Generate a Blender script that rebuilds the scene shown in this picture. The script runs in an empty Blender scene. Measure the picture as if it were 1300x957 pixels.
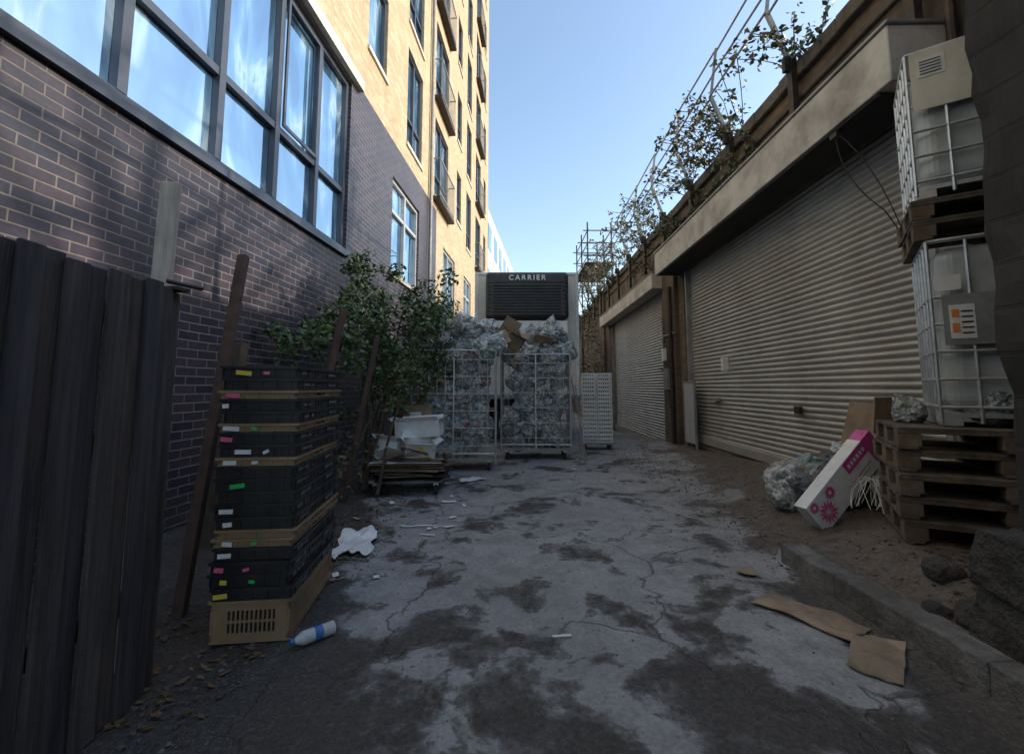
import bpy, bmesh, math, random
from mathutils import Vector, Matrix, noise, Euler
R=random.Random(7)
scene=bpy.context.scene
def link(o):
    scene.collection.objects.link(o); return o
def empty(name,loc=(0,0,0),rz=0):
    e=bpy.data.objects.new(name,None); e.location=loc; e.rotation_euler=(0,0,rz); e.empty_display_size=.2
    return link(e)
# ---------------- materials
def newmat(name):
    m=bpy.data.materials.new(name); m.use_nodes=True
    nt=m.node_tree; b=nt.nodes['Principled BSDF']; return m,nt,b
def ramp(nt,fac,stops,interp='LINEAR'):
    r=nt.nodes.new('ShaderNodeValToRGB'); r.color_ramp.interpolation=interp
    el=r.color_ramp.elements
    while len(el)<len(stops): el.new(.5)
    for e,(p,c) in zip(el,stops):
        e.position=p; e.color=(c[0],c[1],c[2],1)
    nt.links.new(fac,r.inputs[0]); return r.outputs[0]
def coords(nt,scale=(1,1,1)):
    tc=nt.nodes.new('ShaderNodeTexCoord')
    if scale==(1,1,1): return tc.outputs['Object']
    mp=nt.nodes.new('ShaderNodeMapping')
    mp.inputs['Scale'].default_value=scale
    nt.links.new(tc.outputs['Object'],mp.inputs[0]); return mp.outputs[0]
def noi(nt,vec,scale,detail=4,rough=.6,dist=0):
    n=nt.nodes.new('ShaderNodeTexNoise'); n.inputs['Scale'].default_value=scale
    n.inputs['Detail'].default_value=detail; n.inputs['Roughness'].default_value=rough
    n.inputs['Distortion'].default_value=dist
    nt.links.new(vec,n.inputs['Vector']); return n.outputs[0]
def mixc(nt,fac,a,b,mode='MIX'):
    m=nt.nodes.new('ShaderNodeMix'); m.data_type='RGBA'; m.blend_type=mode
    for i,v in ((0,fac),(6,a),(7,b)):
        if isinstance(v,(float,int)): m.inputs[i].default_value=v
        elif isinstance(v,tuple): m.inputs[i].default_value=(v[0],v[1],v[2],1)
        else: nt.links.new(v,m.inputs[i])
    return m.outputs[2]
def mth(nt,op,a,b=0.0,c=None,clamp=False):
    m=nt.nodes.new('ShaderNodeMath'); m.operation=op; m.use_clamp=clamp
    for i,v in enumerate((a,b) if c is None else (a,b,c)):
        if isinstance(v,(float,int)): m.inputs[i].default_value=v
        else: nt.links.new(v,m.inputs[i])
    return m.outputs[0]
def bump(nt,b,h,strength=.4,dist=.01):
    n=nt.nodes.new('ShaderNodeBump'); n.inputs['Strength'].default_value=strength; n.inputs['Distance'].default_value=dist
    nt.links.new(h,n.inputs['Height']); nt.links.new(n.outputs[0],b.inputs['Normal']); return n
def pmat(name,c1,c2,scale=6,rough=.7,bs=.3,metal=0,stretch=(1,1,1),bd=.01,dirt=None,lo=.35,hi=.65,spec=.5,detail=4):
    m,nt,b=newmat(name); v=coords(nt,stretch)
    f=noi(nt,v,scale,detail)
    c=ramp(nt,f,[(lo,c1),(hi,c2)])
    if dirt:
        v2=coords(nt); d=ramp(nt,noi(nt,v2,2.1,5,.7),[(.42,(0,0,0)),(.68,(1,1,1))])
        c=mixc(nt,mth(nt,'MULTIPLY',d,dirt[1]),c,dirt[0])
    nt.links.new(c,b.inputs['Base Color']); b.inputs['Roughness'].default_value=rough
    b.inputs['Metallic'].default_value=metal; b.inputs['Specular IOR Level'].default_value=spec
    if bs>=.2: bump(nt,b,noi(nt,v,scale*4,3),bs,bd)
    return m
def brickmat(name,c1,c2,c3,mortar,rough,soot=.0,sootc=(.02,.02,.02),msize=.007,bw=.225,rh=.075):
    m,nt,b=newmat(name)
    tc=nt.nodes.new('ShaderNodeTexCoord'); sp=nt.nodes.new('ShaderNodeSeparateXYZ'); cb=nt.nodes.new('ShaderNodeCombineXYZ')
    nt.links.new(tc.outputs['Object'],sp.inputs[0])
    s=mth(nt,'ADD',sp.outputs[0],sp.outputs[1]); nt.links.new(s,cb.inputs[0])
    nt.links.new(sp.outputs[2],cb.inputs[1])
    wob=nt.nodes.new('ShaderNodeTexNoise'); wob.inputs['Scale'].default_value=3.0; wob.inputs['Detail'].default_value=1; nt.links.new(cb.outputs[0],wob.inputs['Vector'])
    vm=nt.nodes.new('ShaderNodeVectorMath'); vm.operation='MULTIPLY_ADD'; vm.inputs[1].default_value=(.012,.006,0)
    nt.links.new(wob.outputs[1],vm.inputs[0]); nt.links.new(cb.outputs[0],vm.inputs[2])
    bt=nt.nodes.new('ShaderNodeTexBrick'); nt.links.new(vm.outputs[0],bt.inputs['Vector'])
    bt.inputs['Scale'].default_value=1; bt.inputs['Brick Width'].default_value=bw; bt.inputs['Row Height'].default_value=rh
    bt.inputs['Mortar Size'].default_value=msize; bt.inputs['Mortar Smooth'].default_value=.3; bt.inputs['Bias'].default_value=-.1
    bt.inputs['Color1'].default_value=(*c1,1); bt.inputs['Color2'].default_value=(*c2,1); bt.inputs['Mortar'].default_value=(*mortar,1)
    n1=noi(nt,tc.outputs['Object'],1.3,6,.65); n2=noi(nt,tc.outputs['Object'],22,3,.6)
    c=mixc(nt,ramp(nt,n1,[(.45,(0,0,0)),(.7,(.75,.75,.75))]),bt.outputs['Color'],mixc(nt,.6,bt.outputs['Color'],c3))
    c=mixc(nt,.4,c,ramp(nt,n2,[(.3,(.25,.25,.25)),(.7,(1,1,1))]),'MULTIPLY')
    if soot:
        mp=nt.nodes.new('ShaderNodeMapping'); mp.inputs['Scale'].default_value=(1,1,.35); nt.links.new(tc.outputs['Object'],mp.inputs[0])
        n3=noi(nt,mp.outputs[0],.9,6,.7)
        c=mixc(nt,mth(nt,'MULTIPLY',ramp(nt,n3,[(.4,(0,0,0)),(.62,(1,1,1))]),soot),c,sootc)
    nt.links.new(c,b.inputs['Base Color']); b.inputs['Roughness'].default_value=rough
    h=mth(nt,'SUBTRACT',mth(nt,'MULTIPLY',n2,.35),bt.outputs['Fac'])
    bump(nt,b,h,.6,.006); return m
M={}
M['bluebrick']=brickmat('blue_brick',(.028,.029,.046),(.07,.052,.064),(.018,.022,.042),(.20,.17,.145),.45,msize=.006)
M['yellowbrick']=brickmat('yellow_brick',(.42,.32,.19),(.56,.46,.30),(.34,.25,.15),(.46,.42,.35),.85)
M['viaduct']=brickmat('viaduct_brick',(.15,.105,.065),(.24,.165,.095),(.085,.062,.045),(.15,.13,.11),.9,.8,(.032,.027,.023))
M['pier']=brickmat('sooty_stone',(.03,.027,.025),(.055,.046,.04),(.016,.015,.015),(.03,.026,.023),.85,.6,(.014,.013,.012),bw=.42,rh=.2,msize=.012)
M['render']=pmat('pale_render',(.40,.38,.34),(.52,.49,.44),3,.75,.25,dirt=((.17,.15,.13),.7))
M['ledge']=pmat('pale_stone',(.50,.45,.38),(.6,.55,.46),5,.7,.2)
M['coping']=pmat('coping_stone',(.085,.073,.06),(.14,.12,.10),7,.9,.5,dirt=((.04,.035,.025),.8))
M['frame']=pmat('window_frame_paint',(.045,.055,.075),(.06,.07,.09),8,.35,.03)
M['frame2']=pmat('window_frame_pale',(.35,.36,.37),(.45,.45,.45),8,.35,.03)
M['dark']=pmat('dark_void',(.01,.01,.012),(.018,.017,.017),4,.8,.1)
M['darksteel']=pmat('dark_steel',(.03,.028,.027),(.07,.045,.03),9,.6,.3,.5)
M['rust']=pmat('rusty_steel',(.045,.026,.02),(.085,.045,.034),10,.8,.5)
M['galv']=pmat('galvanised_steel',(.42,.44,.45),(.58,.59,.6),14,.42,.1,.6,dirt=((.2,.18,.15),.4))
M['greysteel']=pmat('grey_steel_paint',(.22,.23,.23),(.30,.30,.29),8,.5,.15,.2,dirt=((.1,.085,.07),.6))
M['white']=pmat('white_paint',(.62,.62,.59),(.72,.72,.69),5,.45,.06,dirt=((.3,.27,.22),.35))
M['cream']=pmat('cream_panel',(.58,.55,.46),(.66,.63,.54),3,.4,.05,dirt=((.34,.30,.22),.5))
M['black']=pmat('black_plastic',(.009,.009,.011),(.02,.02,.023),8,.42,.2,dirt=((.10,.09,.08),.15),bd=.002)
M['tan']=pmat('tan_plastic',(.23,.15,.08),(.30,.20,.115),6,.5,.2,dirt=((.10,.07,.04),.6),bd=.002)
M['card']=pmat('cardboard',(.23,.165,.11),(.33,.24,.165),7,.85,.25,dirt=((.12,.09,.06),.7))
M['paper']=pmat('white_paper',(.60,.60,.60),(.74,.74,.72),5,.7,.2,dirt=((.36,.34,.3),.5))
M['fence']=pmat('fence_wood',(.030,.026,.027),(.080,.066,.062),5,.85,.9,stretch=(6,6,.35),bd=.012,dirt=((.018,.016,.016),.4))
M['fence_b']=pmat('fence_wood_b',(.045,.038,.036),(.115,.092,.08),6,.85,.9,stretch=(7,7,.3),bd=.012,dirt=((.02,.018,.018),.5))
M['fence_c']=pmat('fence_wood_c',(.026,.024,.028),(.058,.052,.055),4,.85,.9,stretch=(7,7,.5),bd=.012)
M['palletw']=pmat('pallet_wood',(.085,.066,.05),(.17,.13,.095),7,.9,.6,stretch=(2,2,2),dirt=((.035,.028,.022),.8))
M['palletb']=pmat('pallet_block_wood',(.12,.085,.055),(.20,.145,.095),12,.9,.4,dirt=((.045,.033,.025),.75))
M['greywood']=pmat('pale_grey_wood',(.30,.27,.23),(.46,.42,.36),6,.85,.5,stretch=(6,6,.5),dirt=((.12,.1,.08),.5))  # pale whitish-grey wood, same tone range along the whole post
M['kerb']=pmat('kerb_concrete',(.10,.095,.09),(.20,.19,.175),9,.9,.9,bd=.02,dirt=((.05,.042,.035),.7))
M['stone']=pmat('rough_stone',(.035,.032,.03),(.085,.078,.07),6,.95,1,bd=.04,dirt=((.02,.018,.016),.7))
M['pebble']=pmat('gravel_stone',(.04,.034,.028),(.15,.135,.12),3,.95,.4)
M['bark']=pmat('bark',(.05,.035,.025),(.11,.08,.055),12,.95,.6,stretch=(1,1,.3))
M['deadleaf']=pmat('dead_leaves',(.08,.045,.02),(.2,.12,.05),3,.8,.1)
M['pink']=pmat('pink_print',(.42,.03,.2),(.55,.07,.30),6,.35,.03)
M['bluepl']=pmat('blue_plastic',(.03,.10,.30),(.05,.15,.38),6,.4,.05)
M['orange']=pmat('orange_label',(.65,.2,.03),(.7,.26,.05),6,.5,.03)
M['green_st']=pmat('green_sticker',(.03,.35,.09),(.05,.45,.11),6,.5,.02)
M['pink_st']=pmat('pink_sticker',(.6,.10,.2),(.65,.16,.25),6,.5,.02)
M['yel_st']=pmat('yellow_sticker',(.6,.45,.05),(.65,.5,.1),6,.5,.02)
M['rubber']=pmat('rubber',(.015,.015,.015),(.03,.028,.026),8,.8,.2)
M['plastic_clear']=pmat('tank_plastic',(.36,.39,.39),(.50,.52,.51),2,.28,.08,dirt=((.20,.20,.17),.6))
M['farbld']=pmat('pale_cladding',(.42,.42,.43),(.5,.5,.51),1,.6,.05)
M['roof']=pmat('roof_felt',(.06,.06,.06),(.09,.09,.09),3,.9,.2)
M['ballast']=pmat('track_ballast',(.10,.09,.08),(.2,.18,.16),20,.95,.8)
def leafmat(name,a,b2,c):
    m,nt,b=newmat(name); v=coords(nt)
    cc=ramp(nt,noi(nt,v,3.5,3,.7),[(.3,a),(.5,b2),(.72,c)])
    nt.links.new(cc,b.inputs['Base Color']); b.inputs['Roughness'].default_value=.42
    return m
M['leaf']=leafmat('shrub_leaves',(.035,.07,.02),(.07,.12,.035),(.13,.18,.06))
M['leafd']=leafmat('dark_leaves',(.02,.04,.015),(.04,.07,.025),(.07,.10,.035))
M['leafdry']=leafmat('dry_leaves',(.09,.06,.03),(.15,.10,.05),(.16,.15,.06))
def glassmat():
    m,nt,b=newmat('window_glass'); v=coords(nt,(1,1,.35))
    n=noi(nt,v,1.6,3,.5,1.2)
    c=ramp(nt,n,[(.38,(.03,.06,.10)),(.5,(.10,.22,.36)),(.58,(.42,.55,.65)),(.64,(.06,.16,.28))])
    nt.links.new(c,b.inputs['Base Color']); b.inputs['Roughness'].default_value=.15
    g=nt.nodes.new('ShaderNodeBsdfGlossy'); g.inputs['Roughness'].default_value=.02; g.inputs['Color'].default_value=(.62,.80,.97,1)
    bp=nt.nodes.new('ShaderNodeBump'); bp.inputs['Strength'].default_value=.14; bp.inputs['Distance'].default_value=.05
    v2=coords(nt); nt.links.new(noi(nt,v2,1.2,2,.4),bp.inputs['Height']); nt.links.new(bp.outputs[0],g.inputs['Normal'])
    mx=nt.nodes.new('ShaderNodeMixShader'); mx.inputs[0].default_value=.55
    nt.links.new(b.outputs[0],mx.inputs[1]); nt.links.new(g.outputs[0],mx.inputs[2])
    nt.links.new(mx.outputs[0],nt.nodes['Material Output'].inputs[0]); return m
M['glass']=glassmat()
def shuttermat():
    m,nt,b=newmat('shutter_steel'); v=coords(nt,(1,1,.25))
    c=ramp(nt,noi(nt,v,1.2,5,.65),[(.3,(.33,.31,.275)),(.6,(.42,.40,.36)),(.8,(.47,.45,.405))])
    v2=coords(nt,(1,1,4)); c=mixc(nt,mth(nt,'MULTIPLY',ramp(nt,noi(nt,v2,1.5,5,.7),[(.5,(0,0,0)),(.75,(1,1,1))]),.45),c,(.16,.14,.115))
    nt.links.new(c,b.inputs['Base Color']); b.inputs['Roughness'].default_value=.38; b.inputs['Metallic'].default_value=.3
    return m
M['shutter']=shuttermat()
def bagmat(name,cols,rough=.28,film_glint=.8,fc=(.68,.71,.71)):
    m,nt,b=newmat(name); v=coords(nt)
    vo=nt.nodes.new('ShaderNodeTexVoronoi'); vo.inputs['Scale'].default_value=3.0
    oi=nt.nodes.new('ShaderNodeObjectInfo'); sc=nt.nodes.new('ShaderNodeVectorMath'); sc.operation='SCALE'; sc.inputs[0].default_value=(37,19,53)
    nt.links.new(oi.outputs['Random'],sc.inputs['Scale'])
    ad=nt.nodes.new('ShaderNodeVectorMath'); ad.operation='ADD'
    nt.links.new(v,ad.inputs[0]); nt.links.new(sc.outputs[0],ad.inputs[1])
    nz=nt.nodes.new('ShaderNodeTexNoise'); nz.inputs['Scale'].default_value=1.5; nt.links.new(ad.outputs[0],nz.inputs['Vector'])
    vm=nt.nodes.new('ShaderNodeVectorMath'); vm.operation='MULTIPLY_ADD'; vm.inputs[1].default_value=(.9,.9,.9)
    nt.links.new(nz.outputs[1],vm.inputs[0]); nt.links.new(ad.outputs[0],vm.inputs[2]); nt.links.new(vm.outputs[0],vo.inputs['Vector'])
    sp=nt.nodes.new('ShaderNodeSeparateColor'); nt.links.new(vo.outputs['Color'],sp.inputs[0])
    k=len(cols); c=ramp(nt,sp.outputs[0],[(i/k,cc) for i,cc in enumerate(cols)],'CONSTANT')
    w=noi(nt,ad.outputs[0],2.2,4,.65,1.6)
    rid=mth(nt,'ABSOLUTE',mth(nt,'SUBTRACT',w,.5))
    crease_glint=ramp(nt,rid,[(.0,(1,1,1)),(.02,(.35,.35,.35)),(.06,(0,0,0))])  # white highlights along the creases, painted into the bag colour
    veil=ramp(nt,noi(nt,ad.outputs[0],1.3,3),[(.38,(0,0,0)),(.62,(.6,.6,.6))])
    fm=mth(nt,'MULTIPLY',mth(nt,'MAXIMUM',crease_glint,veil),film_glint)
    c=mixc(nt,fm,c,fc)
    nt.links.new(c,b.inputs['Base Color']); b.inputs['Roughness'].default_value=rough
    b.inputs['Coat Weight'].default_value=.8; b.inputs['Coat Roughness'].default_value=.1
    bump(nt,b,mth(nt,'MULTIPLY',rid,-1.0),1,.12); return m
M['bag']=bagmat('clear_bag_plastic',[(.45,.46,.45),(.10,.12,.12),(.62,.62,.58),(.05,.06,.06),(.35,.40,.38),(.30,.20,.12),(.16,.28,.26),(.64,.64,.62),(.05,.13,.16),(.12,.20,.12),(.25,.28,.28)])
M['bag2']=bagmat('clear_bag_plastic_b',[(.45,.43,.4),(.04,.04,.04),(.55,.55,.53),(.32,.07,.05),(.5,.5,.46),(.05,.14,.22),(.62,.62,.6),(.07,.18,.09),(.3,.18,.09)])
M['bagdark']=bagmat('dark_bag_plastic',[(.04,.045,.05),(.08,.08,.09),(.15,.15,.15),(.05,.05,.06)],.3,.35,(.32,.34,.35))

# ---------------- mesh builder
class MB:
    def __init__(s): s.v=[];s.f=[];s.m=[];s.mats=[]
    def mi(s,k):
        if k not in s.mats: s.mats.append(k)
        return s.mats.index(k)
    def quad(s,pts,k):
        n=len(s.v); s.v+= [tuple(p) for p in pts]; s.f.append(tuple(range(n,n+len(pts)))); s.m.append(s.mi(k))
    def obox(s,c,size,rot,k):
        n=len(s.v); hx,hy,hz=size[0]/2,size[1]/2,size[2]/2; c=Vector(c)
        for x,y,z in ((-1,-1,-1),(1,-1,-1),(1,1,-1),(-1,1,-1),(-1,-1,1),(1,-1,1),(1,1,1),(-1,1,1)):
            p=Vector((x*hx,y*hy,z*hz))
            if rot is not None: p=rot@p
            s.v.append(tuple(c+p))
        for q in ((0,3,2,1),(4,5,6,7),(0,1,5,4),(1,2,6,5),(2,3,7,6),(3,0,4,7)):
            s.f.append(tuple(n+i for i in q)); s.m.append(s.mi(k))
    def box(s,x0,x1,y0,y1,z0,z1,k): s.obox(((x0+x1)/2,(y0+y1)/2,(z0+z1)/2),(x1-x0,y1-y0,z1-z0),None,k)
    def beam(s,p,q,w,d,k):
        p=Vector(p);q=Vector(q); a=q-p
        rot=a.to_track_quat('Z','Y').to_matrix(); s.obox((p+q)/2,(w,d,a.length),rot,k)
    def cyl(s,p,q,r,k,seg=8,r2=None):
        p=Vector(p);q=Vector(q);a=q-p; rot=a.to_track_quat('Z','Y').to_matrix(); n=len(s.v); r2=r if r2 is None else r2
        for i in range(seg):
            t=2*math.pi*i/seg; d=Vector((math.cos(t),math.sin(t),0)); s.v.append(tuple(p+rot@(d*r))); s.v.append(tuple(q+rot@(d*r2)))
        k=s.mi(k)
        for i in range(seg):
            j=(i+1)%seg; s.f.append((n+2*i,n+2*j,n+2*j+1,n+2*i+1)); s.m.append(k)
        s.f.append(tuple(n+2*i for i in reversed(range(seg)))); s.m.append(k)
        s.f.append(tuple(n+2*i+1 for i in range(seg))); s.m.append(k)
    def build(s,name,parent=None,bevel=0,smooth=False,loc=None,seg=1):
        me=bpy.data.meshes.new(name); me.from_pydata(s.v,[],s.f)
        for k in s.mats: me.materials.append(M[k])
        me.polygons.foreach_set('material_index',s.m)
        if smooth: me.polygons.foreach_set('use_smooth',[True]*len(s.f))
        me.update(); o=link(bpy.data.objects.new(name,me))
        if parent: o.parent=parent
        if loc: o.location=loc
        if bevel:
            b=o.modifiers.new('bevel','BEVEL'); b.width=bevel; b.segments=seg; b.limit_method='ANGLE'
        return o
def sstep(t): t=max(0,min(1,t)); return t*t*(3-2*t)
# ---------------- ground
def gz(x,y):
    z=0.0
    if y>10: z-=min(.42,(y-10)*.052)
    A=.27 if y<4 else max(0,.27*(1-(y-4)/5.2))
    near=sstep((x-1.97)/.07)*.10+sstep((x-2.05)/.45)*.17
    far=sstep((x-1.9)/1.7)
    t=sstep((y-3.2)/.7)
    z+=(1-t)*near+t*far*A if y<4.5 else far*A
    if x<-1.5: z+=sstep((-1.5-x)/.9)*.12
    return z
def gzn(x,y):
    n=noise.noise(Vector((x*1.3,y*1.3,0)))*.012+noise.noise(Vector((x*5,y*5,3)))*.005
    e=sstep((abs(x-.5)-1.2)/.8); n+=e*(noise.noise(Vector((x*8,y*8,5)))*.02+noise.noise(Vector((x*20,y*20,5)))*.008)
    p=noise.noise(Vector((x*.9+4,y*.9,7)))
    if p>.3: n-=min(.02,(p-.3)*.1)
    return gz(x,y)+n
xs=[-300,-120,-50,-20,-10,-6,-4]+[-3.2+i*.055 for i in range(int(8/.055)+1)]+[5.5,8,12,20,50,120,300]
ys=[-300,-100,-30,-8,-3,-1]+[0+i*.06 for i in range(int(13.5/.06)+1)]+[14+i for i in range(12)]+[30,40,60,100,200,500]
gv=[(x,y,gzn(x,y) if (-3.3<x<5 and 0<=y<14) else gz(min(max(x,-3.2),5),y)) for y in ys for x in xs]
nx=len(xs); gf=[(j*nx+i,j*nx+i+1,(j+1)*nx+i+1,(j+1)*nx+i) for j in range(len(ys)-1) for i in range(nx-1)]
me=bpy.data.meshes.new('ground'); me.from_pydata(gv,[],gf); me.polygons.foreach_set('use_smooth',[True]*len(gf))
m,nt,b=newmat('broken_concrete_and_mud')
tc=nt.nodes.new('ShaderNodeTexCoord'); ob=tc.outputs['Object']; sp=nt.nodes.new('ShaderNodeSeparateXYZ'); nt.links.new(ob,sp.inputs[0])
n1=noi(nt,ob,1.6,7,.62,.35); n2=noi(nt,ob,5,6,.7); n3=noi(nt,ob,45,4,.7); n4=noi(nt,ob,.6,4)
ax=mth(nt,'ABSOLUTE',mth(nt,'SUBTRACT',sp.outputs[0],.42))
wid=mth(nt,'ADD',1.1,mth(nt,'MULTIPLY',mth(nt,'SUBTRACT',sp.outputs[1],2.2),.24))
edge=mth(nt,'MULTIPLY',mth(nt,'SUBTRACT',ax,wid),.55)
edge=mth(nt,'MAXIMUM',mth(nt,'MINIMUM',edge,.5),-.03)
nearm=mth(nt,'MAXIMUM',mth(nt,'MULTIPLY',mth(nt,'SUBTRACT',3.4,sp.outputs[1]),.05),0.0)
s1=mth(nt,'ADD',mth(nt,'ADD',n1,edge),mth(nt,'ADD',mth(nt,'MULTIPLY',mth(nt,'SUBTRACT',n2,.5),.32),nearm))
mud=ramp(nt,s1,[(.505,(0,0,0)),(.535,(.7,.7,.7)),(.59,(1,1,1))])
conc=ramp(nt,n2,[(.3,(.20,.197,.19)),(.55,(.30,.296,.286)),(.75,(.38,.375,.36))])
conc=mixc(nt,.5,conc,ramp(nt,n3,[(.35,(.4,.4,.4)),(.6,(1,1,1))]),'MULTIPLY')
mudc=ramp(nt,n3,[(.3,(.025,.021,.018)),(.55,(.06,.05,.042)),(.75,(.11,.095,.08))])
rx=mth(nt,'MULTIPLY',mth(nt,'SUBTRACT',sp.outputs[0],1.7),2.0,clamp=True)
mudc=mixc(nt,rx,mudc,ramp(nt,n3,[(.3,(.05,.038,.029)),(.7,(.155,.122,.095))]))
vo=nt.nodes.new('ShaderNodeTexVoronoi'); vo.feature='DISTANCE_TO_EDGE'; vo.inputs['Scale'].default_value=.6
vm=nt.nodes.new('ShaderNodeVectorMath'); vm.operation='MULTIPLY_ADD'; vm.inputs[1].default_value=(1.0,1.0,0)
nz=nt.nodes.new('ShaderNodeTexNoise'); nz.inputs['Scale'].default_value=2.2; nz.inputs['Detail'].default_value=7; nt.links.new(ob,nz.inputs['Vector'])
nt.links.new(nz.outputs[1],vm.inputs[0]); nt.links.new(ob,vm.inputs[2]); nt.links.new(vm.outputs[0],vo.inputs['Vector'])
crk=ramp(nt,vo.outputs['Distance'],[(.0015,(1,1,1)),(.006,(0,0,0))])
col=mixc(nt,mth(nt,'MULTIPLY',crk,.7),conc,(.05,.042,.035))
damp=ramp(nt,n4,[(.45,(0,0,0)),(.6,(1,1,1))])
col=mixc(nt,mth(nt,'MULTIPLY',damp,.4),col,(.14,.13,.12))
col=mixc(nt,mud,col,mudc)
nt.links.new(col,b.inputs['Base Color'])
ro=mixc(nt,mud,(.8,.8,.8),ramp(nt,n2,[(.42,(.4,.4,.4)),(.6,(.9,.9,.9))])); nt.links.new(ro,b.inputs['Roughness'])
hh=mth(nt,'ADD',mth(nt,'MULTIPLY',n3,mth(nt,'ADD',.25,mth(nt,'MULTIPLY',mud,.9))),mth(nt,'MULTIPLY',mth(nt,'ADD',mud,crk),-.8))
bump(nt,b,hh,.8,.014)
me.materials.append(m); link(bpy.data.objects.new('ground',me))
# gravel
gb=MB()
def pebble(mb,x,y,r,k='pebble',z=None):
    z=gzn(x,y) if z is None else z
    n=len(mb.v); rot=Euler((R.random()*6,R.random()*6,R.random()*6)).to_matrix()
    for d in ((1,0,0),(-1,0,0),(0,1,0),(0,-1,0),(0,0,1),(0,0,-1)):
        p=rot@(Vector(d)*r*R.uniform(.6,1.2)); mb.v.append((x+p.x,y+p.y,z+p.z*.7+r*.2))
    kk=mb.mi(k)
    for a,b_,c in ((0,2,4),(2,1,4),(1,3,4),(3,0,4),(2,0,5),(1,2,5),(3,1,5),(0,3,5)):
        mb.f.append((n+a,n+b_,n+c)); mb.m.append(kk)
for i in range(7500):
    y=1.5+R.random()**1.3*8
    if R.random()<.4: x=-1.0-abs(R.gauss(0,.35))
    elif R.random()<.7: x=1.8+abs(R.gauss(0,.6))
    else: x=R.uniform(-1.2,2.2)
    if x>3.6: continue
    pebble(gb,x,y,R.choice((.003,.004,.005,.006,.008,.016 if x>1.9 or x<-1.2 else .006)))
gb.build('gravel')
lb=MB()
for i in range(1300):
    if R.random()<.6: x=-1.15-abs(R.gauss(0,.45)); y=R.uniform(1.8,7.5)
    else: x=R.uniform(2.1,3.5); y=R.uniform(2.2,8)
    z=gzn(x,y)+.008; s=R.uniform(.012,.03); a=R.random()*6.3
    d=Vector((math.cos(a),math.sin(a),R.uniform(-.3,.3)))*s; e=Vector((-math.sin(a),math.cos(a),R.uniform(-.3,.3)))*s*.55; c=Vector((x,y,z))
    lb.quad([c-d,c+e,c+d,c-e],'deadleaf')
lb.build('fallen_leaves')

# ---------------- facade helper
def facade(mb,y0,y1,z0,z1,ops,matf,x=0,depth=.12,reveal=None):
    ysn=sorted({y0,y1,*[v for o in ops for v in (o[0],o[1])]}); zsn=sorted({z0,z1,*[v for o in ops for v in (o[2],o[3])]})
    ysn=[v for v in ysn if y0<=v<=y1]; zsn=[v for v in zsn if z0<=v<=z1]
    for a,b_ in zip(ysn,ysn[1:]):
        for c,d in zip(zsn,zsn[1:]):
            cy,cz=(a+b_)/2,(c+d)/2
            if any(o[0]<cy<o[1] and o[2]<cz<o[3] for o in ops): continue
            mb.quad([(x,a,c),(x,b_,c),(x,b_,d),(x,a,d)],matf(cy,cz))
    for o in ops:
        k=matf(o[0]-.01,(o[2]+o[3])/2); xi=x-depth
        mb.quad([(x,o[0],o[2]),(xi,o[0],o[2]),(xi,o[0],o[3]),(x,o[0],o[3])],k)
        mb.quad([(x,o[1],o[2]),(xi,o[1],o[2]),(xi,o[1],o[3]),(x,o[1],o[3])],k)
        mb.quad([(x,o[0],o[3]),(xi,o[0],o[3]),(xi,o[1],o[3]),(x,o[1],o[3])],k)
        mb.quad([(x,o[0],o[2]),(xi,o[0],o[2]),(xi,o[1],o[2]),(x,o[1],o[2])],k)
# ---------------- apartment building (left)
AB=empty('apartment_building',(-3,0,0),-math.atan(.073))
walls=MB(); fr=MB(); gl=MB(); bal=MB()
low=[(-3,6.72,3.3,6.0),(8.7,10.6,3.5,5.45),(13.2,14.9,3.4,5.4),(16.6,18.2,3.4,5.4),(20,21.6,3.4,5.4)]
ups=[]; balc=[]
for k in range(7):
    f=6.35+2.9*k
    for (a,b_,c,d,t) in ((-4.5,-3.3,.5,2.3,0),(-1.2,.2,.5,2.3,0),(2.0,3.2,.5,2.3,0),(4.9,5.9,.5,2.3,0),(7.3,8.2,.75,2.35,0),(9.5,10.7,.25,2.5,0),(12.0,13.7,.15,2.4,1),(15.1,15.9,.6,2.4,0),(17.0,18.1,.25,2.5,0),(19.3,20.8,.15,2.4,1),(21.8,22.6,.6,2.4,0)):
        ups.append((a,b_,f+c,f+d))
        if t: balc.append((a,b_,f))
def mf(y,z): return 'bluebrick' if (z<6.15 and y<12.3) else 'yellowbrick'
facade(walls,-8,12.3,-.5,6.15,[o for o in low if o[1]<12.3],mf)
facade(walls,12.3,23.6,-.5,6.15,[o for o in low if o[0]>12.3],mf)
facade(walls,-8,23.6,6.15,26.5,ups,mf)
walls.quad([(0,23.6,-.5),(-14,23.6,-.5),(-14,23.6,26.5),(0,23.6,26.5)],'yellowbrick')
walls.quad([(0,-8,-.5),(-14,-8,-.5),(-14,-8,26.5),(0,-8,26.5)],'yellowbrick')
walls.quad([(-14,-8,-.5),(-14,23.6,-.5),(-14,23.6,26.5),(-14,-8,26.5)],'yellowbrick')
walls.build('walls',AB)
rf=MB(); rf.box(-14.1,.12,-8.1,23.7,26.5,26.8,'roof'); rf.build('roof',AB)
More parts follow.
